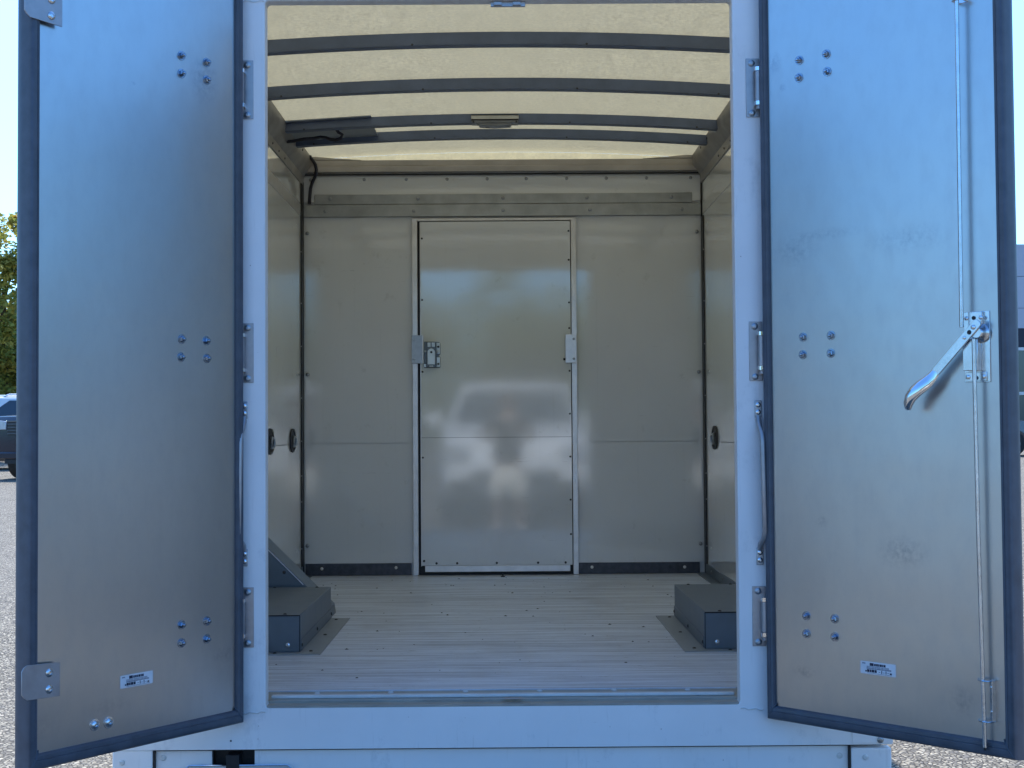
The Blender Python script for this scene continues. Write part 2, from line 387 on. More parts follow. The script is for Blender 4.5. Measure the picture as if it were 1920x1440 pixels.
# floor, sill plate
m_ = mb(); m_.box(XL, XR, .21, L, -.03, .015); fl = m_.build('floor', 'deck', T)
m_ = mb(); m_.box(-1.16, 1.17, .0555, .2095, -.02, .012); m_.box(-.7345, .7345, .001, .0555, -.01, .006)
sp = m_.build('sill_plate', 'alu_lite', T, bevel=.001)
sp.data.materials[0] = simple('worn_sill_paint', (.33, .325, .29), .3, .2, .6, .2, 9)
m_ = mb(); m_.box(-.734, .734, .088, .112, .0122, .022); m_.build('sill_ridge', 'white_trim', sp, bevel=.002)
small_screw(sp, [(-.599, .17, .0122), (-.363, .178, .0122), (-.122, .183, .0122), (.118, .185, .0122), (.359, .19, .0122), (.597, .184, .0122)], 'white_trim', 1.1, 'z')
# grit
m_ = mb()
for i in range(140):
    x = rnd.uniform(-1, 1); y = .25 + 3.5 * rnd.random() ** .7
    if abs(x) > .66 and .9 < y < 2.05: continue
    r = .0012 + .0042 * rnd.random() ** 2; a = rnd.uniform(0, 3.1)
    P = [(x + r * rnd.uniform(.7, 2.2) * math.cos(a + k * 1.05), y + r * rnd.uniform(.7, 2.) * math.sin(a + k * 1.05), .0155) for k in range(6)]
    top = (x, y, .0155 + r * .8); m_.face(P)
    for k in range(6): m_.face([P[k], P[(k + 1) % 6], top])
tag(m_.build('grit', 'grit', None, smooth=False), 'dark crumbs and grit scattered over the cargo floor', 'grit', kind='stuff')
m_ = mb(); 
for (x, y) in ((-.005, 3.735),): m_.box(x - .012, x + .012, y - .006, y + .006, .0155, .02); m_.box(x - .004, x + .004, y - .004, y + .004, .02, .034)
m_.build('floor_stop', 'black', T)

# side walls
for s, X in ((-1, XL), (1, XR)):
    m_ = mb(); a, b = (X - .045, X) if s < 0 else (X, X + .034)
    m_.box(a, b, .0555, L + .05, -.1, 2.47)
    wl = m_.build('side_wall', 'liner_side', T)
    e = .0012
    def xx(d): return (X, X + d) if s < 0 else (X - d, X)
    # groove line, top aluminium strip, floor angle
    m_ = mb(); q = xx(.0015); m_.box(q[0], q[1], .08, 3.86, .783, .787); m_.build('panel_seam', 'kick', wl)
    if s < 0:
        m_ = mb(); q = xx(.004); m_.box(q[0], q[1], .2, 3.76, 2.108, 2.174); m_.build('wall_strip', 'alu_lite', wl, bevel=.001)
    else:
        m_ = mb(); q = xx(.003); m_.box(q[0], q[1], .2, 3.80, 2.112, 2.182); m_.build('wall_strip', 'liner_side', wl, bevel=.001)
    m_ = mb(); q = xx(.004); m_.box(q[0], q[1], 2.0, L - .002, .0155, .075); q2 = xx(.055)
    m_.box(q2[0] if s > 0 else q[1], q2[1] if s < 0 else q[0], 2.0, L - .002, .0155, .019)
    ag = m_.build('floor_angle', 'cover', wl)
    ax = '+x' if s < 0 else '-x'; xs_ = X - s * .0045
    small_screw(ag, [(xs_, 3.2, .05), (xs_, 3.6, .05), (xs_, 2.8, .05)], 'screw', 1, ax)
    xs_ = X - s * .0005
    small_screw(wl, [(xs_, 3.62, 1.181), (xs_, 3.62, .18), (xs_, 3.62, 2.03), (xs_, 3.55, 2.33), (xs_, 2.95, 2.33)], 'liner_side', 1.0, ax)
    # recessed tie rings
    for y in ((2.70, 3.45) if s < 0 else (3.44,)):
        m_ = mb(); n = 20
        P = lambda r1, r2, d: [(X - s * d, y + r1 * math.copysign(abs(math.cos(t)) ** .8, math.cos(t)), .807 + r2 * math.copysign(abs(math.sin(t)) ** .8, math.sin(t))) for t in [2 * math.pi * k / n for k in range(n)]]
        A = P(.098, .066, .001); B = P(.098, .066, .007); C = P(.085, .054, .007); D = P(.08, .05, .002)
        vs = [[m_.V(p) for p in q] for q in (A, B, C, D)]
        for i in range(3):
            for k in range(n): m_.bm.faces.new((vs[i][k], vs[i][(k + 1) % n], vs[i + 1][(k + 1) % n], vs[i + 1][k]))
        m_.bm.faces.new(vs[3]); m_.bm.faces.new(vs[0])
        tr = m_.build('tie_ring_recess', 'black', wl)
        m_ = mb(); m_.tube([(X - s * .008, y + .0, .83), (X - s * .016, y + .035, .82), (X - s * .018, y + .04, .80), (X - s * .014, y + .03, .775), (X - s * .012, y - .03, .775), (X - s * .016, y - .04, .80), (X - s * .016, y - .035, .82), (X - s * .008, y, .83)], .006, 8)
        m_.build('tie_ring', 'zinc_dull', tr)
    # outer skin trims
    m_ = mb(); a, b = (X - .049, X - .0455) if s < 0 else (X + .0345, X + .038)
    m_.box(a, b, .08, L + .04, -.12, 2.46); m_.build('outer_skin', 'white', wl)
    # roof rail
    m_ = mb(); k = -s
    m_.prism([(X, 2.300), (X + k * .006, 2.300), (X + k * .010, 2.352), (X + k * .050, 2.400), (X + k * .056, 2.468), (X + k * .0, 2.468)], .0555, L - .001, 'y')
    rl = m_.build('roof_rail', 'rail', T, bevel=.003)
    small_screw(rl, [(X + k * .0075, y, 2.325) for y in (2.75, 2.95, 3.15)] , 'screw_dark', .8, '+x' if s < 0 else '-x')
    small_screw(rl, [(X + k * .0535, y, 2.44) for y in (2.9, 3.25, 3.5)] , 'screw_dark', .9, '+x' if s < 0 else '-x')

# front wall, its panels and trims   (plane y = L)
m_ = mb(); m_.prism([(XL, -.1), (XR, -.1), (XR, 2.40), (XL, 2.40)], L + .001, L + .05, 'y'); fw_ = m_.build('front_wall', 'liner', T)
m_ = mb(); m_.box(-1.160, -.5255, L - .009, L, .0865, .7835); m_.box(-1.160, -.5255, L - .009, L, .7865, 2.111)
m_.box(.4375, 1.172, L - .009, L, .0815, .7835); m_.box(.4375, 1.172, L - .009, L, .7865, 2.111)
m_.box(-1.160, 1.172, L - .009, L, 2.2, 2.352)
pn = m_.build('liner_panel', 'liner', fw_)
small_screw(pn, [(x, L - .0095, 2.334) for x in (-1.119, -.805, -.558, -.318, -.082, .148, .385, .618, .855, 1.115)], 'screw', 1.15)
small_screw(pn, [(-1.139, L - .0095, 2.019), (1.148, L - .0095, 2.015), (-1.139, L - .0095, 1.19), (1.151, L - .0095, 1.191), (-1.143, L - .0095, .191), (1.15, L - .0095, .187)], 'screw', 1.35)
m_ = mb(); m_.box(-1.097, 1.121, L - .020, L - .0095, 2.186, 2.245); c1 = m_.build('cross_channel', 'alu', fw_, bevel=.002)
m_ = mb(); m_.box(-1.160, 1.172, L - .024, L - .0095, 2.112, 2.1835); c2 = m_.build('cross_channel', 'alu', fw_, bevel=.002)
small_screw(c1, [(x, L - .0205, 2.219) for x in (-1.003, -.489, .010, .503, 1.0)], 'screw', 1.25)
small_screw(c2, [(x, L - .0245, 2.146) for x in (-1.032, -.514, .01, .52, 1.06)], 'screw', 1.25)
m_ = mb(); m_.box(-1.16, 1.172, L - .045, L - .0095, 2.372, 2.408); m_.box(-1.16, 1.172, L - .028, L - .0095, 2.410, 2.446)
for s, X in ((-1, -1.16), (1, 1.172)):
    m_.prism([(X, 2.447), (X - s * .34, 2.447), (X - s * .18, 2.458), (X, 2.475)], L - .03, L - .01, 'y')
hd = m_.build('header_rail', simple('header_rail_paint', (.42, .39, .36), .35, .2, .5, .1, 8), fw_, bevel=.003)
m_ = mb(); m_.box(-1.165, 1.176, L - .02, L - .0095, 2.3585, 2.3655)
for a, b in ((-1.1675, -1.1610), (1.1730, 1.178)): m_.box(a, b, L - .03, L - .001, .015, 2.355)
m_.box(XL + .0005, -1.1615, L - .09, L - .03, .076, 2.30); m_.box(1.1725, XR - .0005, L - .09, L - .03, .076, 2.10)
m_.build('corner_seal', 'black', fw_)
small_screw(fw_, [(X_, L - .0905, z) for X_ in (-1.1645, 1.1755) for z in (.18, .45, .6, .8, 1.05, 1.35, 1.6, 1.9)], 'screw', .45)
m_ = mb(); m_.box(-1.155, -.537, L - .012, L, .013 + .003, .086); k1 = m_.build('kick_plate', 'kick', fw_, bevel=.001)
small_screw(k1, [(-1.059, L - .0125, .057), (-.627, L - .0125, .060)], 'alu_lite', 1.1)
m_ = mb(); m_.box(.4385, 1.144, L - .012, L, .013 + .003, .081); k2 = m_.build('kick_plate', 'kick', fw_, bevel=.001)
small_screw(k2, [(.515, L - .0125, .055), (1.055, L - .0125, .052)], 'alu_lite', 1.1)
# passage door in the front wall
m_ = mb(); m_.box(-.4935, .4055, L - .008, L - .001, .016, 2.0845); m_.build('door_recess', 'black', fw_)
m_ = mb(); m_.box(-.5245, -.4935, L - .034, L - .0005, .016, 2.099); m_.box(.4055, .4365, L - .034, L - .0005, .016, 2.099); m_.box(-.4935, .4055, L - .034, L - .0005, 2.0845, 2.099)
m_.build('door_frame', 'alu_lite', fw_, bevel=.0015)
m_ = mb(); m_.box(-.4735, .4005, L - .04, L - .0085, .0725, .8145); m_.box(-.4735, .4005, L - .04, L - .0085, .8165, 2.078)
pd = m_.build('passage_door', 'liner', T)
m_ = mb(); m_.box(-.4735, .4005, L - .037, L - .012, .8143, .8167); m_.build('door_seam', 'kick', pd)
m_ = mb(); m_.box(-.456, .387, L - .043, L - .0085, .036, .0715); m_.build('door_bottom_rail', 'alu_lite', pd, bevel=.001)
m_ = mb(); m_.box(-.4785, -.474, L - .043, L - .0085, .07, 2.078); m_.build('door_edge_strip', 'alu_lite', pd)
small_screw(pd, [(-.39, L - .0405, .086), (-.27, L - .0405, .086), (-.04, L - .0405, .086), (.20, L - .0405, .086), (.36, L - .0405, .086), (-.462, L - .0405, .10)], 'screw_dark', .8)
small_screw(pd, [(.392, L - .0405, z) for z in (.25, .45, .70, .95, 1.2, 1.45, 1.6, 1.85, 2.02)] + [(-.466, L - .0405, z) for z in (.70, 1.2, 1.62, 1.98)], 'screw_dark', .7)
# strike plates and slam latch
m_ = mb(); m_.box(-.5275, -.466, L - .060, L - .0345, 1.249, 1.412); m_.build('strike_plate', 'zinc_dull', pd, bevel=.001)
m_ = mb(); m_.box(-.4655, -.4605, L - .064, L - .0345, 1.249, 1.412); m_.build('strike_flange', 'alu_lite', pd)
m_ = mb(); m_.box(.368, .4335, L - .060, L - .0345, 1.246, 1.413); st = m_.build('strike_plate', 'alu_lite', pd, bevel=.0015)
small_screw(st, [(.417, L - .0605, 1.385), (.417, L - .0605, 1.27)], 'screw', .9)
small_screw(pd, [(-.513, L - .0605, 1.383), (-.513, L - .0605, 1.272)], 'zinc_dull', .8)
m_ = mb(); m_.cyl((.356, L - .041, 1.268), (.369, L - .041, 1.268), .007, 10); m_.build('bump_stop', 'black', pd)
lt = mb(); lt.prism([(-.456, 1.222), (-.366, 1.222), (-.36, 1.228), (-.36, 1.285), (-.372, 1.292), (-.36, 1.302), (-.36, 1.365), (-.368, 1.373), (-.40, 1.376), (-.456, 1.376)], L - .0450, L - .0405, 'y')
lt.box(-.441, -.385, L - .075, L - .045, 1.226, 1.372)
lat = lt.build('slam_latch', simple('latch_dark_zinc', (.16, .18, .19), .35, .7), pd, bevel=.003)
lt = mb(); lt.prism([(-.434, 1.240), (-.391, 1.240), (-.391, 1.318), (-.400, 1.330), (-.4125, 1.334), (-.425, 1.330), (-.434, 1.318)], L - .083, L - .0755, 'y')
lt.box(-.434, -.415, L - .082, L - .0755, 1.343, 1.368); lt.box(-.410, -.391, L - .082, L - .0755, 1.343, 1.368); lt.box(-.424, -.401, L - .081, L - .0755, 1.227, 1.235)
lt.box(-.384, -.362, L - .049, L - .0455, 1.228, 1.284); lt.box(-.384, -.362, L - .049, L - .0455, 1.304, 1.368); lt.box(-.459, -.443, L - .05, L - .0455, 1.226, 1.245)
lt.cyl((-.455, L - .055, 1.318), (-.441, L - .055, 1.318), .006, 8); lt.cyl((-.385, L - .055, 1.318), (-.371, L - .055, 1.318), .007, 8)
lpad = lt.build('latch_paddle', simple('latch_bright_zinc', (.70, .75, .74), .3, .55), lat, bevel=.002) if False else lt.build('latch_paddle', 'zinc', pd, bevel=.002)
lpad.data.materials[0] = simple('latch_bright_zinc', (.62, .66, .65), .32, .5)
small_screw(pd, [(-.412, L - .0835, 1.312), (-.373, L - .0495, 1.345), (-.373, L - .0495, 1.245)], 'screw_dark', .8)

# wheel boxes
def wheel_box(s, X, bx, fx):
    y0, y1, h = .995, 1.975, .158
    m_ = mb(); xi = bx * s
    a, b = sorted((X, xi)); m_.box(a, b, y0 + .004, y1, .0155, h)
    o = m_.build('wheel_box', 'cover', T, bevel=.003)
    m_ = mb()                                             # floor flange, cut corner
    P = [(xi, y1), (fx * s, y1 - .0), (fx * s + s * -.0, y0 - .055), (X, y0 - .055), (X, y0 + .004), (xi, y0 + .004)]
    m_.prism(P, .0155, .0185, 'z'); m_.build('floor_flange', M['skirt'], o)
    m_ = mb(); c, d = sorted((xi, xi - s * .003)); m_.box(c, d, y0 + .03, y1, .020, .062); m_.build('side_flange', 'cover', o, bevel=.001)
    m_ = mb(); c, d = sorted((X, xi - s * .004)); m_.box(c, d, y0, y0 + .0035, .02, h - .004); m_.build('end_plate', 'cover', o, bevel=.001)
    m_ = mb(); m_.box(xi - .0015, xi + .0015, y0 - .001, y0 + .0035, .02, h + .001); m_.box(min(X, xi), max(X, xi), y0 - .0008, y0 + .003, h - .0032, h + .0008); m_.build('lid_gap', 'black', o)
    small_screw(o, [(xi + s * .045, y0 - .0008, .045), (xi + s * .28, y0 - .0008, .045)], 'zinc', 1.1)
    small_screw(o, [(xi + s * .06, y0 + .03, h), (xi + s * .06, y1 - .02, h), (xi + s * .25, y1 - .02, h), (xi - s * .04, y0 + .02, .0185), (xi - s * .04, y0 + .45, .0185), (xi - s * .03, y1 - .06, .0185), (xi + s * .09, y0 - .03, .0185)], 'screw_dark', .9, 'z')
    small_screw(o, [(xi - s * .0032, y0 + .04, .04), (xi - s * .0032, y0 + .48, .04), (xi - s * .0032, y1 - .02, .04)], 'screw_dark', .9, '+x' if s < 0 else '-x')
wheel_box(-1, XL, .775, .690); wheel_box(1, XR, .770, .685)
# sloping filler cover behind the left wheel box
m_ = mb(); m_.prism([(XL, .0155), (-.778, .0155), (-.785, .06), (XL, .445)], 1.98, 2.19, 'y')
fc = m_.build('filler_cover', 'cover', T, bevel=.003)
m_ = mb(); m_.prism([(-1.165, .165), (-.905, .165), (-1.165, .427)], 1.9755, 1.9795, 'y'); m_.build('cover_plate', 'cover', fc, bevel=.001)
m_ = mb(); m_.tube([(-.900, 1.977, .168), (-1.165, 1.977, .432)], .0018, 6); m_.build('cover_edge', 'alu_lite', fc)
small_screw(fc, [(-1.065, 1.975, .305), (-.985, 1.975, .225), (-1.13, 1.975, .37)], 'screw_dark', .9)

# roof sheet and bows
def rz(x): return 2.502 - .032 * x * x
m_ = mb(); nx = 24
rows = [[m_.V((-1.2 + 2.4 * i / nx, y, rz(-1.2 + 2.4 * i / nx) + .002)) for i in range(nx + 1)] for y in (.06, 1.37, 2.6, L + .05)]
for a, b in zip(rows, rows[1:]):
    for i in range(nx): m_.bm.faces.new((a[i], a[i + 1], b[i + 1], b[i]))
rf_ = m_.build('roof', 'roof', T)
m_ = mb(); A = [m_.V((-1.2 + 2.4 * i / nx, L + .049, 2.38)) for i in range(nx + 1)]; B = [m_.V((-1.2 + 2.4 * i / nx, L + .049, rz(-1.2 + 2.4 * i / nx) + .0015)) for i in range(nx + 1)]
for i in range(nx): m_.bm.faces.new((A[i], A[i + 1], B[i + 1], B[i]))
m_.build('roof_front_lip', 'roof', rf_)
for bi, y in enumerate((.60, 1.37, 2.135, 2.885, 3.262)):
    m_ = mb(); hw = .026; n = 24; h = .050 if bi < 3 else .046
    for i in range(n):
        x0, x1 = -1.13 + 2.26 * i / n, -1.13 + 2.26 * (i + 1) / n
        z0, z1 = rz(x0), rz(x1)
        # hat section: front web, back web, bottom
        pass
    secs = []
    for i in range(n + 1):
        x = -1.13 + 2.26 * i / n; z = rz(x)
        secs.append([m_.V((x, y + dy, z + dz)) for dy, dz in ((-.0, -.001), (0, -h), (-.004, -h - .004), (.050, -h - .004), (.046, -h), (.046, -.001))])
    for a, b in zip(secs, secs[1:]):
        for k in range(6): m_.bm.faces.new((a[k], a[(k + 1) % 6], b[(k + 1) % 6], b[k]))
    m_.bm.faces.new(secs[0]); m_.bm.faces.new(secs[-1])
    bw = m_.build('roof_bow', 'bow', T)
    if bi == 3:
        bow3 = bw
    small_screw(bw, [(x, y - .001, rz(x) - h) for x in (-1.02, -.36, .36, 1.02)], 'screw_dark', .6)
# infill sheet between the last two bows
m_ = mb(); P = [(-1.13 + .46 * i / 6) for i in range(7)]
A = [m_.V((x, 2.90, rz(x) - .022)) for x in P]; B = [m_.V((x, 3.262, rz(x) - .022)) for x in P]; A2 = [m_.V((x, 2.90, rz(x) - .019)) for x in P]; B2 = [m_.V((x, 3.262, rz(x) - .019)) for x in P]
for i in range(6): m_.bm.faces.new((A[i], A[i + 1], B[i + 1], B[i])); m_.bm.faces.new((A2[i], A2[i + 1], B2[i + 1], B2[i]))
m_.bm.faces.new((A[0], B[0], B2[0], A2[0])); m_.bm.faces.new((A[6], B[6], B2[6], A2[6]))
m_.build('roof_infill_plate', simple('infill_plate', (.34, .36, .37), .5, .2), T)
m_ = mb()
for (y, a, b) in ((2.845, -1.13, -.67),):
    m_.prism([(a, rz(a) - .007), (b, rz(b) - .005), (b, rz(b) - .001), (a, rz(a) - .001)], y, y + .04, 'y')
m_.build('bow_splice_plate', simple('splice_plate', (.26, .29, .34), .5, .2), T)
# dome lamp on the third bow
m_ = mb(); m_.box(-.152, .094, 2.858, 2.8845, 2.466, 2.486); lm = m_.build('dome_lamp', 'alu_lite', T, bevel=.002, label='cream housing of the cargo lamp, coloured for the glow on the bow')
lm.data.materials[0] = M['lens']  # cream colour puts the glow on the bow front into the housing
m_ = mb(); m_.box(-.150, .092, 2.855, 2.94, 2.462, 2.4655); m_.box(-.150, .092, 2.856, 2.8845, 2.4865, 2.490); m_.build('lamp_gasket', 'black', lm)
m_ = mb(); m_.prism([(-.115, 2.446), (-.108, 2.435), (-.03, 2.431), (.05, 2.435), (.058, 2.446)], 2.862, 2.93, 'y'); m_.box(-.150, .092, 2.86, 2.93, 2.447, 2.4615)
m_.build('lamp_lens', simple('lamp_lens_grey', (.20, .21, .22), .3), lm, bevel=.002)
small_screw(lm, [(-.14, 2.8595, 2.453), (.082, 2.8595, 2.453)], 'screw_dark', .6)
# cables
m_ = mb(); z0 = 2.452
m_.tube([(-1.13, 3.02, 2.388), (-1.09, 3.02, 2.392), (-1.04, 3.015, 2.400), (-.99, 3.01, 2.402), (-.95, 3.005, 2.408), (-.92, 3.00, 2.404), (-.895, 2.99, 2.392), (-.87, 2.985, 2.388), (-.84, 2.975, 2.394), (-.83, 2.965, 2.412), (-.85, 2.955, 2.422), (-.86, 2.95, 2.440)], .0085, 8)
m_.build('ceiling_cable', 'cable', T)
m_ = mb(); m_.tube([(-1.12, 3.78, 2.462), (-1.112, 3.80, 2.455), (-1.10, 3.81, 2.44), (-1.085, 3.82, 2.415), (-1.08, 3.825, 2.385), (-1.09, 3.84, 2.35), (-1.11, 3.85, 2.31), (-1.118, 3.852, 2.28), (-1.122, 3.852, 2.24), (-1.126, 3.852, 2.19)], .0095, 8)
m_.box(-1.13, -1.105, 3.79, 3.805, 2.455, 2.472); m_.build('corner_cable', 'cable', T)
# hidden outside of the truck: cab, chassis, wheels
m_ = MB(); m_.prism([(3.98, .55), (3.98, 2.35), (4.3, 2.42), (5.0, 2.30), (5.65, 1.55), (6.7, 1.30), (6.85, 1.1), (6.85, .55)], -.98, .98, 'x'); cb = m_.build('cab', 'carwhite', T, bevel=.08)
m_ = MB(); m_.hexa([(-.85, 5.06, 2.27), (.85, 5.06, 2.27), (.9, 5.66, 1.60), (-.9, 5.66, 1.60), (-.85, 5.08, 2.28), (.85, 5.08, 2.28), (.9, 5.68, 1.61), (-.9, 5.68, 1.61)])
for s in (-1, 1): m_.prism([(4.3, 1.55), (5.45, 1.55), (4.98, 2.2), (4.3, 2.25)], s * .975, s * .985, 'x')
m_.build('cab_glass', 'glass', cb)
m_ = MB(); m_.box(-.45, -.37, .2, 6.4, .30, F - .06); m_.box(.37, .45, .2, 6.4, .30, F - .06); m_.build('chassis', 'chassis', T)
def wheel(parent, x, y, z, r=.36, wd=.24, s=1):
    m_ = MB(); m_.lathe((x, y, z), (s, 0, 0), [(-wd / 2, r * .62), (-wd / 2, r * .93), (-wd * .4, r), (wd * .4, r), (wd / 2, r * .93), (wd / 2, r * .62), (wd * .3, r * .6)], 28); t = m_.build('wheel', 'tyre', parent)
    m_ = MB(); m_.lathe((x, y, z), (s, 0, 0), [(-wd * .1, r * .62), (wd * .44, r * .62), (wd * .38, r * .52), (wd * .25, r * .3), (wd * .42, r * .18), (wd * .42, 0)], 20); m_.build('rim', 'zinc_dull', t)
for s in (-1, 1): wheel(T, s * 1.0, 1.49, .262, r=.262, s=s); wheel(T, s * .86, 6.0, .36, s=s)

# ------------------------------------------------------------------ hinges on the frame
def hinge(s, xc, zc, lab=None):
    x0 = xc
    m_ = mb(); m_.box(xc - .021, xc + .021, -.0035, -.0002, zc - .093, zc + .093)
    h = m_.build('hinge_plate', 'stainless', T, bevel=.001)
    bx = xc + s * .014; by = -.024
    for dz in (.054, -.054):
        m_ = mb()
        m_.cyl((bx, by, zc + dz - .006), (bx, by, zc + dz + .006), .0125, 14)
        m_.box(min(bx - s * .012, bx + s * .002), max(bx - s * .012, bx + s * .002), by, -.0036, zc + dz - .0055, zc + dz + .0055)
        m_.build('hinge_lug', 'chrome', h)
    m_ = mb(); m_.cyl((bx, by, zc - .047), (bx, by, zc + .047), .0105, 16); m_.cyl((bx, by, zc - .072), (bx, by, zc - .061), .008, 6)
    m_.build('hinge_barrel', 'stainless', h)
    small_screw(h, [(xc - s * .003, -.004, zc + .078), (xc - s * .003, -.004, zc - .080)], 'zinc_dull', 1.25)
for z in (1.933, 1.104, .281): hinge(-1, -.794, z)
for z in (1.930, 1.099, .273): hinge(1, .799, z)
# grab handles on the posts
def grab(s, x, z1, z0):
    m_ = mb(); y = -.045
    m_.tube([(x, -.003, z1 - .022), (x, -.006, z1 - .035), (x, -.02, z1 - .055), (x + .003 * s, -.04, z1 - .075), (x + .004 * s, y, z1 - .10), (x + .006 * s, y, (z0 + z1) / 2), (x + .008 * s, y, z0 + .08), (x + .006 * s, -.035, z0 + .055), (x, -.015, z0 + .038), (x, -.003, z0 + .022)], [.008, .009, .0085, .008, .0078, .0078, .0078, .008, .009, .008], 12)
    g_ = m_.build('grab_handle', 'stainless', T)
    for z in (z1, z0): m_ = mb(); m_.box(x - .011, x + .011, -.004, -.0002, z - .027, z + .027); m_.build('mounting_foot', 'zinc_dull', g_, bevel=.002)
    small_screw(g_, [(x, -.0045, z) for z in (z1 + .013, z1 - .010, z0 + .012, z0 - .012)], 'zinc', 1.0)
grab(-1, -.803, .925, .466); grab(1, .804, .918, .459)

# ------------------------------------------------------------------ rear doors   local axes: x = from hinge edge outwards, n = towards the cargo side, z up
DW, DZ0, DZ1 = .788, -.035, 2.25
def rear_door(s, ang, xh, sheet, lab):
    DW = .768 if s < 0 else .802
    sg = 1 if s < 0 else -1
    rot = math.pi + ang if s < 0 else -ang
    m_ = mb(); m_.box(.006, DW - .006, -.040, 0, DZ0 + .006, DZ1 - .006); m_.flipy(sg)
    d = m_.build('rear_door', sheet, T, loc=(xh, -.03, 0), rotz=rot, label=lab)
    m_ = mb(); m_.box(.008, DW - .008, -.045, -.0405, DZ0 + .008, DZ1 - .008); m_.flipy(sg); m_.build('outer_skin', 'white', d)
    # gasket ring
    m_ = mb()
    prof = [(-.002, -.047), (-.006, -.036), (-.0065, -.022), (-.004, -.010), (-.0035, .000), (-.001, .008), (.10, .0125), (.30, .0140), (.55, .0135), (.60, .0115), (.64, .0130), (.85, .011), (.96, .006), (1.0, .0004), (1.0, -.002), (.1, -.0025)]
    wl_, wr_, wb_, wt_ = .027, .030, .040, .040
    def corner(cx, cz, wx, wz, dx, dz):
        out_ = []
        for a, n in prof:
            if a < .02: px_ = cx + dx * (a); pz_ = cz + dz * (a)
            else: px_ = cx + dx * a * wx; pz_ = cz + dz * a * wz
            out_.append(m_.V((px_, n, pz_)))
        return out_
    rings = [corner(0, DZ0, wl_, wb_, 1, 1), corner(DW, DZ0, wr_, wb_, -1, 1), corner(DW, DZ1, wr_, wt_, -1, -1), corner(0, DZ1, wl_, wt_, 1, -1)]
    for i in range(4):
        a, b = rings[i], rings[(i + 1) % 4]; n = len(a)
        for k in range(n): m_.bm.faces.new((a[k], a[(k + 1) % n], b[(k + 1) % n], b[k]))
    m_.flipy(sg); m_.build('gasket', 'gasket', d)
    # sealed mitre pads in the lower corners
    m_ = mb()
    for (cx, k, wx) in ((.0, 1, wl_), (DW, -1, wr_)):
        m_.tube([(cx + k * .004, .010, DZ0 + .005), (cx + k * wx * .5, .0135, DZ0 + wb_ * .5), (cx + k * wx * .95, .008, DZ0 + wb_ * 1.0), (cx + k * wx * 1.15, .002, DZ0 + wb_ * 1.2)], [.003, .0035, .0045, .003], 8, flat=.6)
    m_.flipy(sg); m_.build('gasket_mitre', 'gasket', d)
    # nuts
    m_ = MB(); m_.lathe((0, 0, 0), (0, 1, 0), [(0, .0125), (.0018, .0125), (.0019, .011)], 20); m_.lathe((0, .0018, 0), (0, 1, 0), [(0, .0088), (.0065, .0088), (.008, .0075)], 6); m_.lathe((0, .008, 0), (0, 1, 0), [(0, .0045), (.006, .0045), (.0072, .003)], 12)
    m_.flipy(sg); b0 = m_.build('bolt', 'bolt', d, loc=(.1405, 0, 1.9563 + F)); b0.scale = (1.15, 1.15, 1.15); first = True
    for z in (1.9563, 1.1071, .2627):
        for u in (.1405, .2396):
            for dz in (.0267, -.0267):
                p = (u + rnd.uniform(-.0015, .0015), 0, z + dz + F); ro = (0, rnd.uniform(0, 1.), 0)
                if first: b0.location = p; first = False
                else: clone(b0, p, d, ro)
    # sticker with printed marks
    u0, z0 = (.346, .135) if s < 0 else (.325, .140)
    P = rrect(u0, u0 + .116, z0, z0 + .036, .002, 2)
    if sg > 0: FX = lambda u: 2 * u0 + .116 - u
    else: FX = lambda u: u
    m_ = mb(); m_.prism(P, .0004, .0009, 'y'); m_.flipy(sg); st_ = m_.build('sticker', 'paper', d)
    def marks(rects, mat, nm):
        m_ = mb()
        for (a, b, c, e) in rects:
            m_.box(*sorted((FX(u0 + a), FX(u0 + b))), .00095, .0011, z0 + c, z0 + e)
        m_.flipy(sg); m_.build(nm, mat, st_)
    marks([(.031, .044, .024, .0325), (.0455, .051, .0245, .0315), (.052, .058, .0245, .0315), (.059, .063, .0245, .0315), (.064, .071, .0245, .0315), (.072, .076, .0245, .0315), (.077, .083, .0245, .0315),
           (.016, .021, .006, .0105), (.022, .030, .0055, .0135), (.031, .036, .0055, .0135), (.037, .046, .0055, .0135), (.047, .054, .0055, .0135), (.069, .0715, .005, .0135), (.083, .0855, .005, .0135), (.0965, .103, .005, .0095)], 'ink', 'print')
    g2 = []
    u = .021
    while u < .100:
        wdt = rnd.uniform(.0012, .0035); g2.append((u, u + wdt, .0145, .0185)); g2.append((u + .0003, u + wdt * .9, .0192, .0232)) if u < .094 else None; u += wdt + .0008
    u = .022
    while u < .102: wdt = rnd.uniform(.001, .003); g2.append((u, u + wdt, .0022, .0036)); u += wdt + .0009
    g2 += [(.006, .009, .0285, .0318), (.0096, .0128, .0285, .0318), (.0134, .0166, .0285, .0318), (.0600, .0655, .0075, .009), (.074, .0795, .0075, .009), (.0885, .094, .0075, .009)]
    marks(g2, 'ink_lite', 'fine_print')
    if s < 0:
        for z, zz in ((.15, .247), (1.967, 2.060)):
            m_ = mb(); dl = .004
            m_.prism([(.676, z), (.778, z + dl), (.789, z + dl + .008), (.7955, z + dl + .016), (.7955, zz - .016), (.789, zz - .006), (.778, zz - .001), (.676, zz - .006 if z < 1 else zz)], .0150, .0180, 'y')
            m_.flipy(sg); cp = m_.build('corner_plate', 'stainless', d, bevel=.0006)
            m_ = MB(); m_.lathe((0, 0, 0), (0, 1, 0), [(0, .0115), (.0015, .0115), (.004, .0085), (.0045, .005), (.003, .0045), (.003, 0)], 18); m_.flipy(sg)
            b = m_.build('plate_bolt', 'zinc', cp, loc=(.711, .018 * sg, z + .067 + F)); clone(b, (.711, .018 * sg, z + .023 + F), cp)
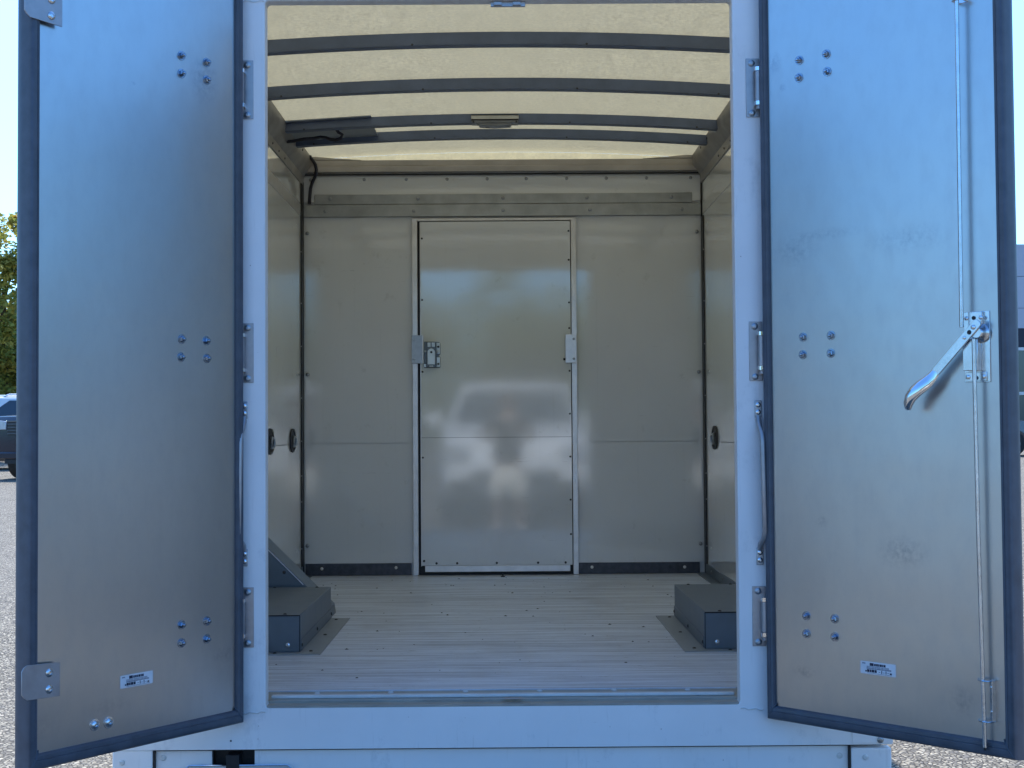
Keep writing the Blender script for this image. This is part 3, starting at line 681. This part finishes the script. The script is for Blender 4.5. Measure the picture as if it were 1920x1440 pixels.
        m_ = MB(); m_.lathe((0, 0, 0), (0, 1, 0), [(0, .0165), (.002, .0165), (.0022, .012), (.005, .0115), (.0075, .0075), (.008, .005), (.005, .0045), (.005, 0)], 20); m_.flipy(sg)
        b = m_.build('washer_bolt', 'zinc', d, loc=(.549, 0, .049 + F)); clone(b, (.502, 0, .048 + F), d)
    else:
        m_ = mb(); m_.box(.671, .747, .0002, .0035, .980, 1.175); m_.flipy(sg); lp = m_.build('lock_plate', 'zinc', d, bevel=.0008)
        m_ = mb(); m_.box(.690, .730, .004, .014, 1.135, 1.174); m_.box(.678, .722, .004, .026, 1.012, 1.10); m_.box(.675, .738, .004, .0065, .983, 1.008); m_.flipy(sg); m_.build('lock_case', 'zinc', lp, bevel=.002)
        m_ = mb(); m_.lathe((.722, .006, 1.115), (0, 1, 0), [(0, .027), (.004, .027), (.012, .020), (.02, .018), (.026, .014), (.026, 0)], 24); m_.lathe((.718, .02, 1.130), (0, 1, 0), [(0, .013), (.012, .013), (.013, .010)], 18); m_.flipy(sg); m_.build('lock_cam', 'zinc', lp)
        for p in ((.683, .984), (.729, .984), (.685, 1.165), (.728, 1.165)):
            m_ = mb(); m_.lathe((p[0], .0062 if p[1] < 1.1 else .0142, p[1] + (.011 if p[1] < 1.1 else -.008)), (0, 1, 0), [(0, .0065), (.003, .0065), (.0042, .004), (.0042, 0)], 6 if p[1] > 1.1 else 10); m_.flipy(sg); m_.build('lock_bolt', 'zinc', lp)
        m_ = mb(); m_.lathe((.708, .0065, .992), (0, 1, 0), [(0, .0055), (.0015, .0055), (.0015, 0)], 12); m_.lathe((.7065, .0145, 1.157), (0, 1, 0), [(0, .0055), (.0015, .0055), (.0015, 0)], 12)
        m_.flipy(sg); m_.build('lock_hole', 'black', lp)
        # lever: flat bar, then spooned grip
        m_ = mb(); p0 = Vector((.728, .034, 1.142)); p1 = Vector((.600, .036, 1.010)); dr = (p1 - p0).normalized(); pr = Vector((dr.z, 0, -dr.x))
        hw = .0125; K = []
        pts = [p0 + pr * hw * .5 - dr * .006, p0 + pr * hw, p1 + pr * hw, p1 - pr * hw, p0 - pr * hw, p0 - pr * hw * .5 - dr * .006]
        A = [m_.V(p + Vector((0, -.003, 0))) for p in pts]; B = [m_.V(p + Vector((0, .003, 0))) for p in pts]
        m_.bm.faces.new(A); m_.bm.faces.new(B[::-1])
        for k in range(6): m_.bm.faces.new((A[k], A[(k + 1) % 6], B[(k + 1) % 6], B[k]))
        m_.flipy(sg); lv = m_.build('lever', 'zinc', d, bevel=.001)
        m_ = mb(); path = [(.602, .036, 1.012), (.592, .038, .999), (.579, .042, .985), (.562, .048, .971), (.546, .053, .957), (.533, .056, .941), (.525, .055, .923), (.522, .051, .908)]
        wd = [.0125, .0150, .0180, .0195, .0190, .0170, .0140, .009]; th = [.003, .004, .007, .010, .012, .012, .010, .006]
        rg = []
        for i, p in enumerate(path):
            p = Vector(p); t = (Vector(path[min(i + 1, 7)]) - Vector(path[max(i - 1, 0)])).normalized(); sd_ = Vector((t.z, 0, -t.x)).normalized(); nn = t.cross(sd_).normalized()
            rg.append([m_.V(p + sd_ * wd[i] * math.cos(2 * math.pi * k / 16) + nn * th[i] * math.sin(2 * math.pi * k / 16)) for k in range(16)])
        for a, b in zip(rg, rg[1:]):
            for k in range(16): m_.bm.faces.new((a[k], a[(k + 1) % 16], b[(k + 1) % 16], b[k]))
        m_.bm.faces.new(rg[0]); m_.bm.faces.new(rg[-1]); m_.flipy(sg); m_.build('lever_grip', 'chrome', d)
        m_ = mb(); m_.lathe((.7165, .0372, 1.130), (0, 1, 0), [(0, .007), (.0025, .0065), (.004, .003), (.004, 0)], 14); m_.lathe((.690, .0372, 1.1025), (0, 1, 0), [(0, .0055), (.002, .005), (.003, 0)], 14); m_.flipy(sg); m_.build('lever_rivet', 'zinc', d)
        m_ = mb(); m_.lathe((.7045, .0372, 1.1165), (0, 1, 0), [(0, .0065), (.0006, .0065), (.0006, 0)], 14); m_.flipy(sg); m_.build('lever_hole', 'black', d)
        m_ = mb(); m_.tube([(.6795, .032, 1.132), (.682, .032, 2.235)], .0058, 12); m_.flipy(sg); r1 = m_.build('lock_rod', 'zinc', d)
        m_ = mb(); m_.tube([(.7135, .030, 1.098), (.716, .028, .6), (.7225, .024, -.012)], .0058, 12); m_.flipy(sg); r2 = m_.build('lock_rod', 'zinc', d)
        m_ = mb(); m_.cyl((.7225, .024, -.012), (.7225, .024, -.020), .0035, 10); m_.flipy(sg); m_.build('rod_tip', 'black', r2)
        m_ = mb(); m_.box(.7435, .7450, .0003, .020, .060, .170); m_.box(.728, .7435, .0003, .002, .060, .170)
        for z in (.168, .058):
            m_.tube([(.744, .006, z), (.742, .020, z), (.736, .030, z), (.722, .033, z), (.708, .026, z), (.702, .014, z + .002)], .0022, 8)
        m_.flipy(sg); gd = m_.build('rod_guide', 'zinc', d)
        for z in (.148, .082):
            m_ = mb(); m_.lathe((.7335, .0021, z), (0, 1, 0), [(0, .0045), (.002, .004), (.003, .002), (.003, 0)], 12); m_.flipy(sg); m_.build('guide_screw', 'chrome', gd)
        m_ = mb(); m_.box(.668, .700, .0003, .003, 2.040, 2.10)
        m_.tube([(.666, .003, 2.043), (.668, .03, 2.043), (.682, .040, 2.043), (.696, .03, 2.043), (.698, .003, 2.043)], .003, 8); m_.flipy(sg); m_.build('rod_guide', 'zinc', d)
    # hinge straps reaching the door edge
    m_ = mb()
    for z in (1.933, 1.104, .277): m_.box(-.012, .12, -.052, -.0455, z - .045, z + .045)
    m_.flipy(sg); m_.build('hinge_strap', 'stainless', d, bevel=.001)
    return d
rear_door(-1, .940, -.8071, 'sheet_left', 'open left rear door, sheet metal inside with two corner plates on its outer edge')
rear_door(1, .8007, .822, 'sheet_right', 'open right rear door, sheet metal inside with a lever lock and two long rods')

# ------------------------------------------------------------------ vehicles (nose towards local -Y, base at the nose)
def vehicle(name, loc, rotz, paint, low=False, W=2.0, Lg=5.2, hood=1.12, belt=1.22, roof=1.88, ws=1.35, pickup=False, rails=False, grille='bars', label='', group=None, cat='car'):
    v = empty(name, loc, rotz); tag(v, label, cat, group)
    hw = W / 2; wr = .39; wy = (.95, Lg - 1.1)
    prof = [(.02, .42), (0, .62), (.03, hood - .12), (.14, hood), (ws - .1, belt)]
    if pickup: prof += [(Lg * .60, belt), (Lg * .605, belt + .02), (Lg - .03, belt + .02)]
    else: prof += [(Lg - .12, belt)]
    prof += [(Lg, belt - .25), (Lg - .03, .42)]
    for c in reversed(wy):
        prof.append((c + .48, .36))
        for k in range(0, 9): a = math.pi * k / 8; prof.append((c + .47 * math.cos(a), .38 + .47 * math.sin(a) * .98))
        prof.append((c - .48, .36))
    m_ = MB()
    A = []; nsec = [(-1, .06), (-.96, 0), (.96, 0), (1, .06)]
    secs = []
    for sx, inset in nsec:
        row = []
        for (y, z) in prof:
            tx = hw * sx
            if y < .6: tx *= 1 - .10 * (1 - y / .6) ** 2
            if z > belt - .1: tx *= .97
            row.append(m_.V((tx, y + inset * (1 if y < 1 else -1) * .3, z)))
        secs.append(row)
    n = len(prof)
    for a, b in zip(secs, secs[1:]):
        for k in range(n): m_.bm.faces.new((a[k], a[(k + 1) % n], b[(k + 1) % n], b[k]))
    m_.bm.faces.new(secs[0]); m_.bm.faces.new(secs[-1])
    body = m_.build('body', paint, v, bevel=.035)
    ye = Lg * .60 if pickup else Lg - .1
    yt = Lg * .56 if pickup else Lg - .55
    b0, t0 = hw * .93, hw * .74
    m_ = MB(); m_.hexa([(-b0, ws, belt - .03), (b0, ws, belt - .03), (b0, ye, belt - .03), (-b0, ye, belt - .03), (-t0, ws + .78, roof), (t0, ws + .78, roof), (t0, yt, roof), (-t0, yt, roof)])
    m_.build('cab_roof', paint, body, bevel=.07)
    # glass
    def q(f, fz): return belt - .03 + (roof - belt + .03) * fz
    m_ = MB(); e = .012
    def lerp(a, b, t): return a + (b - a) * t
    za, zb = .10, .86
    def ptx(fz): return lerp(b0, t0, fz)
    def pty(fz): return lerp(ws, ws + .78, fz)
    z1, z2 = lerp(belt - .03, roof, za), lerp(belt - .03, roof, zb)
    m_.hexa([(-ptx(za) * .93, pty(za) - e, z1), (ptx(za) * .93, pty(za) - e, z1), (ptx(zb) * .90, pty(zb) - e, z2), (-ptx(zb) * .90, pty(zb) - e, z2),
             (-ptx(za) * .93, pty(za) + .03, z1), (ptx(za) * .93, pty(za) + .03, z1), (ptx(zb) * .90, pty(zb) + .03, z2), (-ptx(zb) * .90, pty(zb) + .03, z2)])
    m_.build('windshield', 'glass', body)
    cuts = [(.10, .46), (.49, .90)] if pickup else [(.08, .36), (.39, .66), (.69, .93)]
    for s in (-1, 1):
        for (fa, fb) in cuts:
            m_ = MB(); P = []
            for f, fz in ((fa, za), (fb, za), (fb, zb), (fa + (.10 if fa < .2 else .0), zb)):
                y = lerp(lerp(ws, ye, f), lerp(ws + .78, yt, f), fz); P.append((s * (ptx(fz) + .006), y, lerp(belt - .03, roof, fz)))
            Q = [(p[0] - s * .03, p[1], p[2]) for p in P]; m_.hexa(P + Q); m_.build('side_window', 'glass', body)
        wheel(v, s * (hw - .12), wy[0], wr, wr, .26, s); wheel(v, s * (hw - .12), wy[1], wr, wr, .26, s)
        m_ = MB(); m_.prism([(s * hw * .58, hood - .30), (s * hw * .90, hood - .30), (s * hw * .90, hood - .08), (s * hw * .58, hood - .12)], -.012, .10, 'y'); m_.build('headlight', 'lamp', body, bevel=.01)
        m_ = MB(); m_.ell((s * (hw + .13), ws + .35, belt + .12), (.13, .07, .10)); m_.box(min(s * (hw - .06), s * (hw + .05)), max(s * (hw - .06), s * (hw + .05)), ws + .33, ws + .38, belt + .03, belt + .09); m_.build('mirror', paint, body)
        if rails: m_ = MB(); m_.tube([(s * t0 * .9, ws + 1.0, roof + .0), (s * t0 * .9, ws + 1.15, roof + .06), (s * t0 * .9, yt - .3, roof + .06), (s * t0 * .9, yt - .15, roof)], .022, 8); m_.build('roof_rack_rail', 'zinc', body)
    gl = .80 if low else hood  # low: dropped grille and black bumper stand in for shade on the nose
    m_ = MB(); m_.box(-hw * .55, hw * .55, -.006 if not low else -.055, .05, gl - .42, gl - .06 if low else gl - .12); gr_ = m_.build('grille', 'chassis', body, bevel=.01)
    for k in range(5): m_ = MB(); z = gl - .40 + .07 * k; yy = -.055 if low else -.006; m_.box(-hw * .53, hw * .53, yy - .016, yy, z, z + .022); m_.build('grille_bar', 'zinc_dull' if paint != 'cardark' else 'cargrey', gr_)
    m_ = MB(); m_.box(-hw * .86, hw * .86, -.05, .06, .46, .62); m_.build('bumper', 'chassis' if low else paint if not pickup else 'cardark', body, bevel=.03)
    m_ = MB(); m_.box(-hw * .6, hw * .6, -.02, .03, .36, .455); m_.build('air_intake', 'chassis', body)
    m_ = MB(); m_.box(-hw * .75, hw * .75, .5, Lg - .3, .25, .45); m_.build('underbody', 'chassis', body)
    return v
def at(px, d, z=None):      # ground point seen in photo column px at depth d from the camera
    x = CAM.x + (px - 951) / 2661.7 * d; y = CAM.y + d; return Vector((x, y, gz(y) if z is None else z))
p = at(60, 31.5); vehicle('parked_pickup', p, R(-20), 'cardark', W=2.05, Lg=5.7, hood=1.42, belt=1.48, roof=2.02, pickup=True, label='dark blue pickup with a barred grille, parked nose forward at the far left', cat='pickup')
p = at(-170, 37.5); vehicle('parked_car', p, R(-58), 'carwhite', W=2.0, Lg=5.1, hood=1.18, belt=1.28, roof=1.96, rails=True, label='white SUV with silver roof rails parked behind the dark pickup', cat='car')
p = at(1965, 44.0); vehicle('parked_car', p, R(70), 'cargrey', W=1.9, Lg=4.8, hood=1.05, belt=1.12, roof=1.66, label='grey car parked in front of the pale building at the far right', cat='car')
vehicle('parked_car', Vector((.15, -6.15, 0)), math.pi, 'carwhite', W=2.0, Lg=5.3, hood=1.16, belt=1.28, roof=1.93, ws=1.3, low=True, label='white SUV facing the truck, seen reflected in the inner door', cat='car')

# ------------------------------------------------------------------ building at the right
bl = empty('dealership_building', (21.3, 56, gz(56))); tag(bl, 'pale panelled building with dark fascia and tall windows beyond the lot', 'building')
m_ = MB(); zt = 8.55
for (a, b) in ((4.95, 5.80), (5.82, 7.16), (7.18, zt)):
    x = 0.
    while x < 40: m_.box(x + .01, x + 2.99, 0, .12, a, b); x += 3
    y = .13
    while y < 24: m_.box(0, .12, y, y + 2.98, a, b); y += 3
m_.build('wall_panel', 'facade', bl)
m_ = MB(); m_.box(.05, 40, .1, 24, 0, zt - .03); m_.build('wall', simple('wall_backing', (.2, .21, .24), .6), bl)
m_ = MB(); m_.box(.02, 40, -.0, .09, 4.15, 4.94); m_.box(.01, .04, .1, 24, 4.15, 4.94); m_.build('fascia', 'soffit', bl)
m_ = MB(); x = .08
while x < 39: m_.box(x, x + .12, -.02, .09, 0, 4.14); x += 1.6
for z in (0, 2.1, 4.0): m_.box(.08, 39, -.015, .085, z, z + .13)
wf = m_.build('window_frame', 'white_trim', bl)
for k in range(24):
    m_ = MB(); x = .2 + 1.6 * k; m_.box(x + .005, x + 1.475, .02, .06, .135, 2.095); m_.box(x + .005, x + 1.475, .02, .06, 2.235, 3.995); m_.build('window_pane', 'glass', bl)

# ------------------------------------------------------------------ trees
def tree_mesh(seed, H=8.6, n=5200):
    r = random.Random(seed); t = MB()
    t.tube([(0, 0, -.2), (.1, .05, H * .2), (-.05, .1, H * .45), (.05, 0, H * .72)], [.22, .17, .12, .05], 10)
    cl = []
    for i in range(20):
        a = r.uniform(0, 6.28); z0 = H * r.uniform(.12, .62); rr_ = r.uniform(1.2, 2.6) * (1.15 - z0 / H * .7); z1 = z0 + r.uniform(.5, 2.0)
        e = (rr_ * math.cos(a), rr_ * math.sin(a), z1); t.tube([(0, 0, z0), (e[0] * .5, e[1] * .5, (z0 + z1) / 2 + .15), e], [.06, .035, .012], 6)
        cl.append((Vector(e), r.uniform(.7, 1.25)))
        for k in range(2): cl.append((Vector(e) * r.uniform(.45, .85) + Vector((r.uniform(-.6, .6), r.uniform(-.6, .6), r.uniform(.2, 1.1))), r.uniform(.5, .95)))
    for k in range(7): cl.append((Vector((r.uniform(-.9, .9), r.uniform(-.9, .9), H * r.uniform(.70, .97))), r.uniform(.3, .7)))
    vs, fs = [], []
    for i in range(n):
        c, rad = r.choice(cl); d = Vector((r.gauss(0, 1), r.gauss(0, 1), r.gauss(0, .8))).normalized() * rad * r.uniform(.35, 1.) ** .6
        p = c + d
        if p.z < .35: continue
        a = Vector((r.gauss(0, 1), r.gauss(0, 1), r.gauss(0, .6))).normalized(); b = a.cross(Vector((r.gauss(0, 1), r.gauss(0, 1), r.gauss(0, 1)))).normalized()
        s1 = r.uniform(.06, .13); s2 = s1 * r.uniform(.35, .6); k = len(vs)
        vs += [p - a * s1, p + b * s2, p + a * s1, p - b * s2]; fs.append((k, k + 1, k + 2, k + 3))
    me = bpy.data.meshes.new('crown'); me.from_pydata([tuple(v) for v in vs], [], fs); me.materials.append(M['leaf'])
    return t, me
def tree(seed, loc, rot, H, lab, n=5200):
    t, me = tree_mesh(seed, H, n); e = empty('tree', loc, rot); tag(e, lab, 'tree', 'trees along the left edge of the lot')
    t.build('trunk', 'bark', e); o = bpy.data.objects.new('crown', me); COL.objects.link(o); o.parent = e; return e
q = at(12, 47); tree(3, q, 0, 8.8, 'olive green leafy tree rising behind the white SUV at the far left', 26000)
q = at(-110, 49); tr2 = tree(5, q, .6, 8.0, 'loose leafy tree left of the one behind the white SUV', 9000)
q = at(150, 50); tree(9, q, 1.6, 6.2, 'lower bushy tree hidden behind the open left door', 9000)
q = at(60, 52); tree(11, q, 2.2, 5.2, 'short tree with yellowing leaves behind the parked pickup', 9000)

for i, x in enumerate((-12, -8.5, -5.5, -2.8, -.2, 2.4, 5.2, 9)):
    e = copy_tree(tr2); e.location = (x + rnd.uniform(-.8, .8), -27 + rnd.uniform(-2, 2), 0); e.rotation_euler = (0, 0, rnd.uniform(0, 6)); k = rnd.uniform(.85, 1.0); e.scale = (k * 1.15, k * 1.15, k * .76)
    tag(e, 'leafy tree behind the photographer, ' + ('shrubby and low', 'broad with a flat top', 'tall and loose', 'leaning a little', 'behind the white SUV', 'thin at the top', 'dense near the ground', 'farthest to the right')[i], 'tree', 'trees behind the photographer')

for i, (x, y) in enumerate(((30, -12), (31, -6), (29, -1), (32, 4), (30, 9))):  # stand-in row for a dark building, added to darken the left door's reflection
    e = copy_tree(tr2); e.location = (x, y, 0); e.rotation_euler = (0, 0, rnd.uniform(0, 6)); k = (.8, .9, .86, .95, .75)[i]; e.scale = (k * 1.4, k * 1.4, k * .68)
    tag(e, 'unseen leafy tree added right of the truck, ' + ('nearest the photographer', 'second from the photographer', 'level with the open doors', 'tallest of its row', 'shortest of its row')[i], 'tree', 'unseen trees added to the right of the truck')
for i, y in enumerate((-3.2, .2)):
    vehicle('parked_car', Vector((13.5, y, 0)), R(90) * (1 if i else 1) + math.pi, ('cardark', 'cargrey')[i], hood=1.1, belt=1.2, roof=1.85, label=('dark blue SUV parked to the right, mirrored in the left door', 'grey SUV parked to the right beside a dark blue one')[i])

# ------------------------------------------------------------------ photographer standing behind the camera
def skin(name, verts, edges, mat, parent, sub=2):
    me = bpy.data.meshes.new(name); me.from_pydata([v[0] for v in verts], edges, []); me.materials.append(M[mat])
    o = bpy.data.objects.new(name, me); COL.objects.link(o); o.parent = parent
    o.modifiers.new('skin', 'SKIN'); sv = me.skin_vertices[0].data
    for i, (p, r) in enumerate(verts): sv[i].radius = r if isinstance(r, tuple) else (r, r); 
    sv[0].use_root = True
    s_ = o.modifiers.new('sub', 'SUBSURF'); s_.levels = sub; s_.render_levels = sub; me.shade_smooth(); return o
pe = empty('person', (.05, -4.86, 0)); tag(pe, 'person in dark shirt and pale shorts taking the picture, reflected in the inner door', 'person')
bv = [((0, 0, .88), (.17, .12)), ((0, .01, 1.05), (.17, .12)), ((0, .01, 1.25), (.18, .12)), ((0, 0, 1.40), (.13, .09)), ((0, .01, 1.47), .055), ((0, .02, 1.53), .062), ((0, .03, 1.60), (.078, .095)), ((0, .02, 1.67), (.070, .085))]
be = [(i, i + 1) for i in range(7)]
for s in (-1, 1):
    k = len(bv)
    bv += [((s * .19, 0, 1.37), .062), ((s * .285, .06, 1.14), .048), ((s * .20, .24, 1.22), .036), ((s * .105, .335, 1.255), .027), ((s * .085, .355, 1.262), (.030, .018))]
    be += [(3, k), (k, k + 1), (k + 1, k + 2), (k + 2, k + 3), (k + 3, k + 4)]
    for f in range(4):
        j = len(bv); z = 1.292 - .019 * f
        bv += [((s * .070, .372, z), .009), ((s * .052, .383, z), .0085), ((s * .040, .376, z + .002), .0075)]; be += [(k + 4, j), (j, j + 1), (j + 1, j + 2)]
    j = len(bv); bv += [((s * .078, .350, 1.245), .011), ((s * .064, .345, 1.235), .0095)]; be += [(k + 4, j), (j, j + 1)]
    k = len(bv); bv += [((s * .10, 0, .80), .095), ((s * .12, .02, .47), .058), ((s * .13, -.01, .28), .055), ((s * .13, -.02, .09), .038), ((s * .135, .10, .04), (.04, .03))]
    be += [(0, k), (k, k + 1), (k + 1, k + 2), (k + 2, k + 3), (k + 3, k + 4)]
skin('body', bv, be, 'skin', pe)
skin('shirt', [((0, 0, .84), (.205, .15)), ((0, .01, 1.05), (.20, .145)), ((0, .01, 1.25), (.205, .14)), ((0, 0, 1.39), (.15, .10)), ((0, .0, 1.45), (.075, .07)), ((-.20, 0, 1.38), .078), ((-.265, .045, 1.20), .070), ((.20, 0, 1.38), .078), ((.265, .045, 1.20), .070)], [(0, 1), (1, 2), (2, 3), (3, 4), (3, 5), (5, 6), (3, 7), (7, 8)], 'shirt', pe)
skin('shorts', [((0, 0, .90), (.18, .13)), ((0, 0, .80), (.19, .14)), ((-.12, .01, .62), .135), ((-.14, .01, .40), .13), ((.12, .01, .62), .135), ((.14, .01, .40), .13)], [(0, 1), (1, 2), (2, 3), (1, 4), (4, 5)], 'shorts', pe)
m_ = MB(); m_.ell((0, -.005, 1.655), (.088, .103, .085), 18, 12); m_.build('hair', 'hair', pe)
m_ = MB(); m_.ell((0, .118, 1.585), (.012, .016, .018)); m_.ell((-.078, .02, 1.59), (.012, .02, .03)); m_.ell((.078, .02, 1.59), (.012, .02, .03)); m_.build('face_features', 'skin', pe)
m_ = MB()
for s in (-1, 1): m_.ell((s * .03, .108, 1.61), (.012, .008, .007))
m_.build('eyes', 'chassis', pe)
for s in (-1, 1):
    m_ = MB(); m_.prism([(-.08, 0), (.20, 0), (.20, .035), (.12, .075), (.03, .11), (-.07, .10)], s * .135 - .048, s * .135 + .048, 'x'); m_.build('shoe', 'carwhite', pe, bevel=.02)
m_ = MB(); m_.prism([(-.045, -.078), (.115, -.078), (.12, -.073), (.12, -.003), (.115, .002), (-.045, .002), (-.05, -.003), (-.05, -.073)], -.012, -.004, 'y')
ph = m_.build('smartphone', 'phone', None, bevel=.002, loc=(-.03, CAM.y - .012, CAM.z + .035)); tag(ph, 'black phone held sideways in both hands of the photographer', 'phone')
